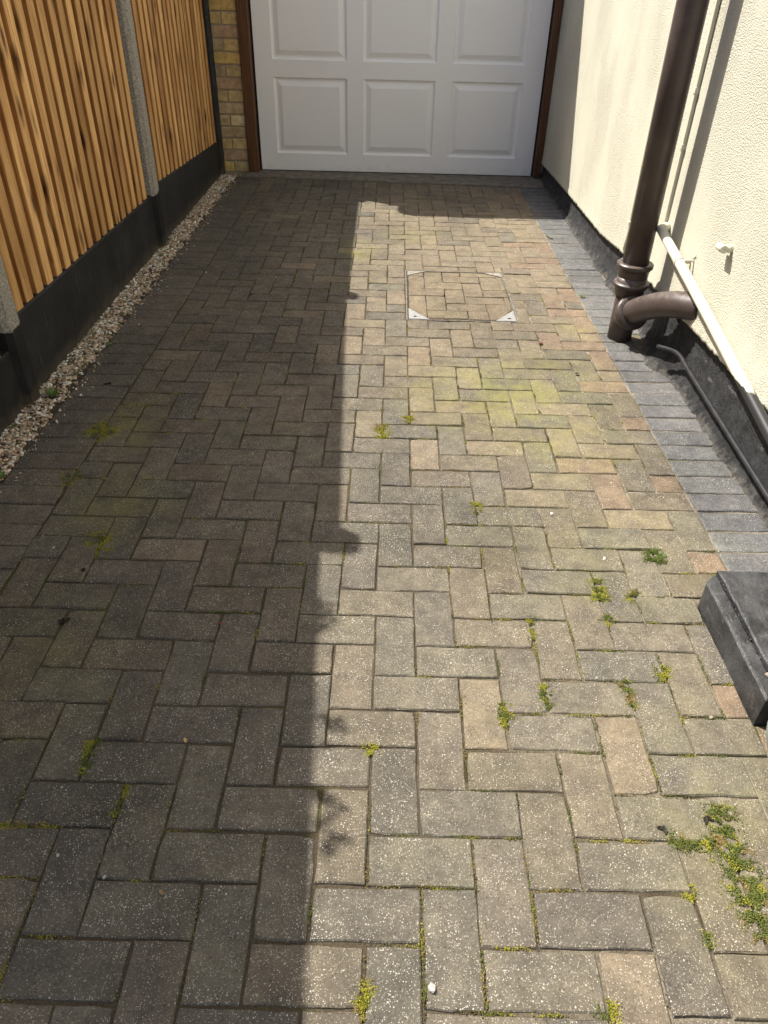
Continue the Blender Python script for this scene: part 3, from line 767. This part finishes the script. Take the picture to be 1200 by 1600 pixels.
# waste pipe, cables and fittings on the wall
wp = thing('waste_pipe', 'slim cream painted waste pipe sloping down the wall, black below plinth line', 'waste pipe', (1.06, 1.0, .38))
WP = [(1.104, 1.70, .488), (1.058, 1.655, .487), (1.055, 1.60, .478), (1.055, 1.0, .379), (1.055, .34, .262), (1.055, -.15, .18)]
MB().tube(smooth([Vector(p) for p in WP], 5), .0188, 24).build('pipe', M['waste'], wp, (1.06, 1.0, .38))
mb = MB(); t0 = Vector((1.055, 1.365, .4395)); d0 = Vector((0, -.6, -.099)).normalized()
mb.tube([t0 - d0 * .004, t0 + d0 * .004],   .0215, 24); mb.box(1.060, 1.102, 1.359, 1.371, .437, .447, .002); mb.box(1.060, 1.099, 1.330, 1.342, .455, .461, .002)
mb.tube([(1.098, 1.365, .452), (1.098, 1.322, .480)], .004, 8)
mb.build('clip', M['cream'], wp, (1.06, 1.0, .38))
cab = MB().tube(smooth([Vector(p) for p in ((1.03, 1.30, .115), (1.072, 1.19, .135), (1.078, 1.05, .124), (1.080, .70, .104), (1.080, .27, .084), (1.08, -.1, .07))], 6), .0085, 14).build('condensate_pipe', M['dark'], None, (1.08, .7, .1))
tag(cab, 'thin black pipe running along the foot of the plinth under the cream waste pipe', 'pipe')
c1 = thing('cable_trunking', 'narrow cream cable trunking left of the brown soil pipe, ending in a loose wire', 'trunking', (1.095, 2.21, .4))
MB().box(1.086, 1.101, 2.203, 2.219, .375, 4.9, .002).build('cover', M['cream'], c1, (1.095, 2.21, .4))
MB().box(1.083, 1.102, 2.196, 2.226, .362, .374, .002).build('end_cap', M['cream'], c1, (1.095, 2.21, .4))
MB().tube(smooth([Vector(p) for p in ((1.092, 2.206, .366), (1.086, 2.200, .30), (1.090, 2.222, .225), (1.112, 2.225, .200))], 5), .0028, 8).build('wire', M['cream'], c1, (1.095, 2.21, .4))
MB().box(1.088, 1.101, 2.214, 2.222, .215, .362, .001).build('lower_cover', M['cream'], c1, (1.095, 2.21, .4))
c2 = thing('cable_trunking', 'narrow cream cable trunking right of the brown soil pipe, partly hidden by it', 'trunking', (1.095, 1.735, .5))
MB().box(1.086, 1.101, 1.724, 1.745, .50, 4.9, .002).build('cover', M['cream'], c2, (1.095, 1.735, .5))
for zz in (.78, .98): MB().box(1.0835, 1.102, 1.7215, 1.7475, zz, zz + .022, .0015).build('joint_clip', M['cream'], c2, (1.095, 1.735, .5))
ov = thing('overflow_pipe', 'short cream overflow stub poking from the sunlit wall', 'pipe', (1.09, 1.045, .59))
MB().tube([(1.105, 1.040, .592), (1.066, 1.040, .592)], .0125, 20).build('stub', M['cream'], ov, (1.09, 1.045, .59))
MB().tube([(1.068, 1.028, .592), (1.068, 1.078, .5905)], .0135, 20).build('outlet', M['cream'], ov, (1.09, 1.045, .59))

# ------------------------------------------------------------------ black step at the lower right
st_ = thing('door_step', 'black painted doorstep with a worn rough edge at the lower right', 'step', (.95, -.35, 0)); TL = (.95, -.35, 0)
def roughblock(x0, x1, y0, y1, z0, z1, nx, ny, amp, seed, edge=.006, cut=None):
    mb = MB(); vs = {}
    def P(i, j, k):
        x = x0 + (x1 - x0) * i / nx; y = y0 + (y1 - y0) * j / ny; z = (z0, z1 - edge, z1)[k]
        e = edge if k == 2 else 0
        if k == 2: x = min(max(x, x0 + e), x1 - e); y = min(max(y, y0 + e), y1 - e)
        if cut and x < x0 + cut and y > y1 - cut:
            s = (x - x0) + (y1 - y)
            if s < cut: d = (cut - s) / 2; x += d; y -= d
        v = Vector((x, y, z)); 
        if k: v += amp * Vector((nz(x * 22, y * 22, seed), nz(x * 22, y * 22, seed + 3), nz(x * 14, y * 14, seed + 7) + .6 * nz(x * 60, y * 60, seed)))
        return v
    def vid(i, j, k):
        if (i, j, k) not in vs: vs[i, j, k] = len(mb.v); mb.v.append(tuple(P(i, j, k)))
        return vs[i, j, k]
    def F(*q): mb.f.append(q); mb.c.append(None); mb.sm.append(False)
    for i in range(nx):
        for j in range(ny): F(vid(i, j, 2), vid(i + 1, j, 2), vid(i + 1, j + 1, 2), vid(i, j + 1, 2))
    for k in (0, 1):
        for i in range(nx):
            F(vid(i, 0, k), vid(i + 1, 0, k), vid(i + 1, 0, k + 1), vid(i, 0, k + 1)); F(vid(i + 1, ny, k), vid(i, ny, k), vid(i, ny, k + 1), vid(i + 1, ny, k + 1))
        for j in range(ny):
            F(vid(0, j + 1, k), vid(0, j, k), vid(0, j, k + 1), vid(0, j + 1, k + 1)); F(vid(nx, j, k), vid(nx, j + 1, k), vid(nx, j + 1, k + 1), vid(nx, j, k + 1))
    return mb
roughblock(.758, .7955, -.515, -.102, -.03, .087, 5, 46, .0022, 4, .005, .030).build('kerb_edge', M['step'], st_, TL)
roughblock(.796, 1.075, -.430, -.098, .0, .099, 28, 34, .0024, 11, .004).build('slab', M['step'], st_, TL)
roughblock(.801, 1.075, -.515, -.434, .0, .086, 24, 10, .0035, 17, .006).build('bedding', M['step'], st_, TL)
mb = MB(); srng = random.Random(8)
for k in range(260):
    y = srng.uniform(-.51, -.11)
    if nz(y * 30, 3, 3) < -.05: continue
    y += srng.gauss(0, .004); s = srng.uniform(.002, .005)
    stone(mb, (.797 + srng.gauss(0, .006), y, .0865 + srng.random() * .003), s * srng.uniform(.3, .8), srng, None)
stuff(mb.build('mortar_crumbs', M['step'], st_, TL))
mb = MB()
for k in range(34):
    y = srng.uniform(-.51, -.437); s = srng.uniform(.004, .009)
    stone(mb, (.815 + srng.gauss(0, .010), y, .084 + srng.random() * .006), s, srng, None)
mb.build('broken_mortar', M['chip'], st_, TL)
PCX, PCY = .822, -.605
pot = thing('plant_pot', 'grey green rounded pot cut by the right picture edge below the step', 'pot', (.895, -.60, 0))
mb = MB(); prof = [(.001, .060), (.004, .070), (.03, .092), (.06, .106), (.09, .112), (.12, .110), (.15, .104), (.165, .108), (.175, .110), (.180, .106)]
mb.tube([(PCX, PCY, z * .76 - .001) for z, r in prof], [r * .76 for z, r in prof], 48, False); mb.tube([(PCX, PCY, .105), (PCX, PCY, .1355)], [.0715, .0802], 48, False); mb.build('bowl', M['pot'], pot, (.895, -.60, 0))
mb = MB(); mb.tube([(PCX, PCY, .112), (PCX, PCY, .118)], .071, 32); mb.build('soil', M['soilgnd'], pot, (.895, -.60, 0))

# ------------------------------------------------------------------ moss, weeds and litter
YEL, GRN, DRY = (.33, .31, .035), (.125, .150, .032), (.28, .215, .075)
def tuft(mb, c, s, r, col):
    th = r.uniform(0, 6.28); el = r.uniform(.25, 1.3)
    d = Vector((math.cos(th) * math.cos(el), math.sin(th) * math.cos(el), math.sin(el))); w = Vector((-math.sin(th), math.cos(th), 0)) * s * .38
    c = Vector(c); m = c + d * s * .55
    mb.add([c, m - w, c + d * s, m + w], [(0, 1, 2, 3)], col)
OCT = [Vector(v) for v in ((1, 0, 0), (0, 1, 0), (-1, 0, 0), (0, -1, 0), (0, 0, 1), (0, 0, -1))]
OF = [(0, 1, 4), (1, 2, 4), (2, 3, 4), (3, 0, 4), (1, 0, 5), (2, 1, 5), (3, 2, 5), (0, 3, 5)]
def grain(mb, c, s, r, col):
    a = r.uniform(0, 1.57); ca, sa = math.cos(a), math.sin(a); k = [s * r.uniform(.6, 1.3) for _ in range(3)]
    mb.add([(c[0] + (v.x * ca - v.y * sa) * k[0], c[1] + (v.x * sa + v.y * ca) * k[1], c[2] + v.z * k[2]) for v in OCT], OF, col)
def snap(pts):                                   # move a clump onto the joint nearest to it
    c = sum(pts, Vector()) / len(pts); dx = round(c.x * 10) / 10 - c.x; dy = round(c.y * 10) / 10 - c.y
    d = Vector((dx, 0, 0)) if abs(pts[-1].y - pts[0].y) >= abs(pts[-1].x - pts[0].x) else Vector((0, dy, 0))
    return [p + d * (.9 if d.length < .03 else 0) for p in pts]
def moss(mb, path, width, hgt, density, r, cols, s=.0034):
    density *= 6.0; hgt *= .95; width *= 1.55
    pts = snap([gnd(*p) for p in path])
    for a, b in zip(pts, pts[1:] or pts):
        L = max((b - a).length, width * .5); N = int(L * width * density * 1e6 / 9)
        for k in range(N):
            t = r.random(); off = r.gauss(0, .36)
            if abs(off) > 1: continue
            q = a + (b - a) * t; perp = Vector((-(b - a).y, (b - a).x, 0))
            perp = perp.normalized() if perp.length > 1e-6 else Vector((1, 0, 0))
            q = q + perp * off * width + Vector((r.gauss(0, .003), r.gauss(0, .003), 0))
            if nz(q.x * 60, q.y * 60, 1) < -.18: continue
            h = -.003 + hgt * (1 - off * off) * r.random() * (.6 + .5 * nz(q.x * 40, q.y * 40, 9))
            k_ = int((nz(q.x * 30, q.y * 30, 4) * .9 + .5 + r.gauss(0, .10)) * len(cols)); cc = vcol(cols[max(0, min(len(cols) - 1, k_))], r, .22)
            if r.random() < .62: grain(mb, (q.x, q.y, h), s * r.uniform(.28, .6), r, cc)
            else: tuft(mb, (q.x, q.y, h), s * r.uniform(.6, 1.2), r, cc)
MOSS = [([(1112, 1258), (1128, 1300), (1146, 1350), (1160, 1400), (1178, 1440), (1192, 1470)], .038, .011, .9, [YEL, GRN, GRN, DRY], 'largest moss patch, a branching yellow and green band at the lower right corner', [([(1040, 1310), (1090, 1316), (1135, 1318)], .022), ([(1165, 1395), (1200, 1402)], .020)]),
        ([(1020, 858), (1026, 880)], .030, .014, 1.2, [GRN, GRN, (.12, .2, .03)], 'bright green moss cushion nearest the black step', []),
        ([(924, 905), (938, 940)], .030, .012, 1.1, [YEL, GRN, YEL], 'long olive moss clump below the two paler chips on the right', []),
        ([(938, 965), (952, 975)], .030, .010, 1.0, [YEL, GRN], 'moss clump just below the long olive clump on the right', []),
        ([(980, 922), (992, 928)], .030, .011, 1.0, [YEL, GRN, DRY], 'rounded moss clump between the long olive clump and the step', []),
        ([(783, 1098), (788, 1135)], .018, .009, 1.0, [YEL, GRN], 'narrow upright moss strip in a joint at centre right', []),
        ([(1033, 1040), (1042, 1065)], .022, .010, 1.0, [GRN, YEL], 'moss tuft left of the middle of the black step', []),
        ([(966, 1062), (980, 1078), (990, 1108)], .016, .009, 1.0, [YEL, GRN, DRY], 'broken moss trail left of the step tuft', []),
        ([(142, 668), (176, 680)], .060, .010, .55, [YEL, YEL, GRN], 'upper of the three yellow moss mats in the shade on the left', []),
        ([(92, 752), (128, 745)], .055, .009, .5, [YEL, DRY, GRN], 'middle of the three yellow moss mats in the shade on the left', []),
        ([(135, 852), (176, 845)], .050, .010, .65, [YEL, YEL, GRN], 'lowest of the three yellow moss mats in the shade on the left', []),
        ([(140, 1152), (122, 1212)], .020, .008, .7, [YEL, GRN], 'slanting moss strip in a shaded joint at the lower left', []),
        ([(193, 1228), (176, 1275)], .018, .008, .7, [YEL, GRN], 'slanting moss strip just right of and below another in the lower left', []),
        ([(0, 1286), (75, 1288)], .012, .006, .7, [YEL, DRY], 'thin flat moss line at the lower left picture edge', []),
        ([(594, 663), (596, 685)], .028, .012, 1.0, [YEL, YEL, DRY], 'bright yellow moss clump just right of the shadow edge', []),
        ([(638, 650), (639, 660)], .026, .010, 1.0, [YEL, DRY], 'small yellow moss clump right of and above the bright one', []),
        ([(577, 1164), (579, 1180)], .016, .010, 1.2, [YEL, YEL], 'small bright yellow moss dot near the shadow edge, lower centre', []),
        ([(566, 1530), (563, 1575), (548, 1578)], .014, .009, 1.0, [DRY, YEL, GRN], 'brown and yellow moss in the joint at the bottom centre', []),
        ([(844, 1070), (849, 1108)], .014, .009, 1.0, [YEL, GRN], 'thin moss strip in the joint right of the narrow upright one', []),
        ([(740, 785), (742, 803)], .022, .010, 1.0, [YEL, GRN], 'moss clump above centre in the sunlit paving', []),
        ([(825, 962), (829, 1002)], .012, .008, 1.0, [YEL, GRN], 'thin moss strip left of the long olive clump', []),
        ([(945, 1565), (948, 1595)], .016, .009, 1.0, [GRN, YEL], 'green moss tuft at the bottom edge, right of centre', []),
        ([(1098, 1450), (1104, 1478)], .014, .009, 1.0, [YEL, GRN], 'moss strip in the joint just left of the largest patch', []),
        ([(1068, 1388), (1084, 1395)], .018, .009, 1.0, [YEL, GRN], 'moss dot at the joint corner left of the largest patch', [])]
mrng = random.Random(17)
for path, w, h, den, cols, lab, extra in MOSS:
    mb = MB(); moss(mb, path, w, h, den, mrng, cols)
    for p2, w2 in extra: moss(mb, p2, w2, h, den, mrng, cols)
    c = gnd(*path[0]); tag(mb.build('moss_clump', M['moss'], None, (c.x, c.y, 0)), lab, 'moss', 'moss growing in the paving joints')
jm = MB()                                        # sparse moss crumbs in the joints everywhere
for k in range(2300):
    x = mrng.uniform(-1.1, .88); y = -1.1 + 3.6 * mrng.random() ** 1.3
    if nz(x * 1.6, y * 1.6, 5) < -.02 + (.0 if x > .1 else .12) and mrng.random() < .85: continue
    along = mrng.random() < .5
    if along: x = round(x * 10) / 10
    else: y = round(y * 10) / 10
    # keep only spots that fall on a real joint of the herringbone
    i, j = math.floor(x * 10 + (1e-6)), math.floor(y * 10 + 1e-6)
    if along and ((i - j) % 4) == 1: continue
    if not along and ((i - j) % 4) == 2: continue
    if HOLE[0] < x < HOLE[1] and HOLE[2] < y < HOLE[3]: continue
    jc = mrng.choice([YEL, GRN, DRY, (.12, .10, .03), (.15, .16, .03)])
    for q in range(mrng.randint(6, 46)):
        a = mrng.gauss(0, .012); b = mrng.gauss(0, .0022)
        grain(jm, (x + (b if along else a), y + (a if along else b), -.0035 + mrng.random() * .004), .0015 * mrng.uniform(.6, 1.3), mrng, vcol(jc, mrng, .2))
o = stuff(jm.build('joint_moss', M['moss'])); o['label'] = 'thin crumbs of moss scattered along the paving joints'
def weed(px, py, s, n, lab, r, col=(.11, .19, .04)):
    c = gnd(px, py); mb = MB()
    for k in range(n):
        th = r.uniform(0, 6.28); L = s * r.uniform(.5, 1.1); w = L * r.uniform(.14, .24); lift = r.uniform(.35, 1.1)
        d = Vector((math.cos(th), math.sin(th), 0)); sd = Vector((-d.y, d.x, 0)); vs = []; cc = vcol(col, r, .3)
        for i, t in enumerate((0, .35, .7, 1)):
            p = Vector((c.x, c.y, .002)) + d * L * t + Vector((0, 0, L * (lift * t - .55 * lift * t * t)))
            ww = w * (.35, 1, .8, .05)[i]; vs += [p - sd * ww, p + sd * ww]
        mb.add(vs, [(0, 1, 3, 2), (2, 3, 5, 4), (4, 5, 7, 6)], cc)
    tag(mb.build('weed', M['leaf'], None, (c.x, c.y, 0)), lab, 'weed', 'small weeds in the gravel strip')
wr = random.Random(23)
weed(83, 617, .035, 16, 'leafy green weed in the gravel beside the left picture edge post', wr)
weed(170, 540, .022, 14, 'low weed in the gravel below the middle gravel board', wr)
weed(150, 522, .018, 12, 'low weed right against the middle gravel board', wr, (.10, .15, .04))
weed(120, 585, .022, 14, 'small pale weed in the gravel above the leafy one', wr, (.15, .19, .06))
weed(263, 375, .030, 16, 'weed at the foot of the second concrete post', wr, (.12, .17, .05))
weed(253, 400, .020, 12, 'tiny weed in the gravel just below the second post', wr)
weed(346, 300, .025, 12, 'dark weed in the gravel near the brick pier', wr, (.08, .14, .03))
weed(6, 745, .026, 14, 'weed at the very left picture edge in the gravel', wr)
weed(20, 668, .018, 10, 'tiny weed tucked under the near gravel board', wr)
weed(858, 372, .03, 10, 'weed in the joint of the charcoal course near the garage', wr, (.16, .18, .05))
weed(910, 465, .022, 10, 'weed in the joint beside the red pavers near the soil pipe', wr, (.13, .16, .04))
PEB = [(944, 874, .0085, (.72, .68, .60), 'largest pale stone chip on the sunlit paving right of centre'), (862, 803, .0080, (.70, .67, .6), 'pale stone chip above the largest chip'),
       (955, 755, .0055, (.62, .55, .45), 'small round pebble on the paving left of the charcoal course'), (934, 787, .0055, (.40, .33, .25), 'brown pebble in a joint below the small round pebble'),
       (163, 1371, .0075, (.55, .48, .42), 'pinkish pebble in a shaded joint at the lower left'), (675, 1545, .011, (.48, .47, .44), 'broad white chip at the bottom centre'),
       (90, 1337, .005, (.62, .6, .56), 'tiny white pebble at the lower left'), (1111, 1121, .006, (.36, .30, .22), 'brown pebble at the foot of the step'),
       (84, 856, .005, (.70, .68, .62), 'white pebble left of the lowest moss mat'), (67, 838, .006, (.50, .46, .40), 'flat pale pebble above the white one on the left edge course'),
       (322, 426, .010, (.72, .70, .66), 'white oval pebble on the far left paving'), (431, 434, .010, (.62, .55, .48), 'pale crumb on the shaded paving left of the manhole')]
for px, py, s, c, lab in PEB:
    q = gnd(px, py); mb = MB(); s *= .85; c = tuple(.72 * v_ for v_ in c); stone(mb, (q.x, q.y, s * .2), s, wr, c, .22 if s > .012 else .5)
    tag(mb.build('pebble', M['stone'], None, (q.x, q.y, 0)), lab, 'pebble', 'loose pebbles on the paving')
def litter(px, py, s, col, lab, name='fallen_leaf', cat='leaf', n=1):
    q = gnd(px, py); mb = MB()
    for k in range(n):
        th = wr.uniform(0, 6.28); d = Vector((math.cos(th), math.sin(th), 0)); e = Vector((-d.y, d.x, 0)); c = q + Vector((wr.gauss(0, s * .5), wr.gauss(0, s * .5), 0)) * (k > 0)
        pts = [c - d * s, c - d * s * .3 - e * s * .45, c + d * s * .4 - e * s * .35, c + d * s, c + d * s * .3 + e * s * .42, c - d * s * .4 + e * s * .4]
        mb.add([(p.x, p.y, .003 + s * .22 * wr.random()) for p in pts] + [(c.x, c.y, .0022)], [(i, (i + 1) % 6, 6) for i in range(6)], vcol(col, wr, .2))
    tag(mb.build(name, M['leaf'], None, (q.x, q.y, 0)), lab, cat)
litter(290, 1158, .0085, (.45, .30, .12), 'tan dry leaf on the shaded paving, lower left')
litter(253, 1396, .0075, (.36, .24, .12), 'small curled tan leaf near the lower left corner')
litter(845, 538, .011, (.12, .03, .02), 'crumpled dark red leaf left of the soil pipe', n=4)
litter(868, 577, .005, (.50, .02, .03), 'tiny red petal below the crumpled leaf', 'petal', 'petal')
litter(345, 975, .0045, (.55, .04, .06), 'tiny red petal on the shaded paving left of centre', 'petal', 'petal')
litter(97, 972, .013, (.022, .016, .010), 'black decayed leaf scrap on the shaded paving at left', n=3)
litter(170, 600, .013, (.02, .015, .01), 'black scrap pair on the left edge course', n=3)
litter(130, 893, .009, (.02, .015, .01), 'small black scrap right of a moss mat on the left', n=2)
litter(740, 323, .014, (.04, .03, .02), 'dark curled leaf in the garage door shade', n=2)
litter(805, 395, .012, (.45, .33, .2), 'pale dry leaf on the sunlit paving near the garage')
litter(1038, 1298, .010, (.02, .018, .012), 'black crumb beside the largest moss patch', n=2)
litter(1108, 1280, .010, (.03, .022, .016), 'dark crumb at the top of the largest moss patch', n=2)
litter(900, 585, .012, (.05, .04, .02), 'brown scrap in a joint right of the tiny red petal', n=2)

# ------------------------------------------------------------------ shrub growing over the near fence panel
shr = thing('garden_shrub', 'leafy shrub behind the near fence panel, its shoots rising over the top', 'shrub', (-1.75, .35, -.08))
SHL = (-1.75, .35, -.08); mb = MB(); lb = MB(); hr = random.Random(31)
TIPS = [(-1.47, .29, 2.17), (-1.49, .64, 2.13), (-1.48, .57, 2.11), (-1.47, .11, 2.19), (-1.47, .05, 2.20), (-1.62, .2, 2.0), (-1.7, .5, 1.95), (-1.8, .1, 1.9), (-1.66, .75, 1.8), (-1.85, .4, 1.85)]
for tp in TIPS:
    tp = Vector(tp); b0 = Vector((-1.75 + hr.uniform(-.05, .05), .35 + hr.uniform(-.05, .05), -.08)); mid = Vector((-1.72 + hr.uniform(-.06, .06), (tp.y + .35) / 2, 1.1))
    pts = smooth([b0, mid, tp], 8); mb.tube(pts, [.012 - .0095 * i / (len(pts) - 1) for i in range(len(pts))], 8)
    for k in range(46):
        t = .35 + .65 * hr.random(); p = pts[int(t * (len(pts) - 1))] + Vector((hr.gauss(0, .03) - .02, hr.gauss(0, .035), hr.gauss(0, .02)))
        if p.z > 1.9 and p.x > -1.60: p = tp + Vector((hr.uniform(-.03, .015), hr.gauss(0, .018), hr.uniform(-.10, .01)))
        if p.x > -1.55 and p.z < 2.02: continue
        th = hr.uniform(0, 6.28); L = hr.uniform(.022, .042); d = Vector((math.cos(th), math.sin(th), hr.uniform(-.4, .6))).normalized(); e = d.cross(Vector((0, 0, 1))).normalized() * L * .35
        lb.add([p, p + d * L * .5 - e, p + d * L, p + d * L * .5 + e], [(0, 1, 2, 3)], vcol((.06, .11, .03), hr, .3))
mb.build('stem', M['frame'], shr, SHL); lb.build('foliage', M['leaf'], shr, SHL)
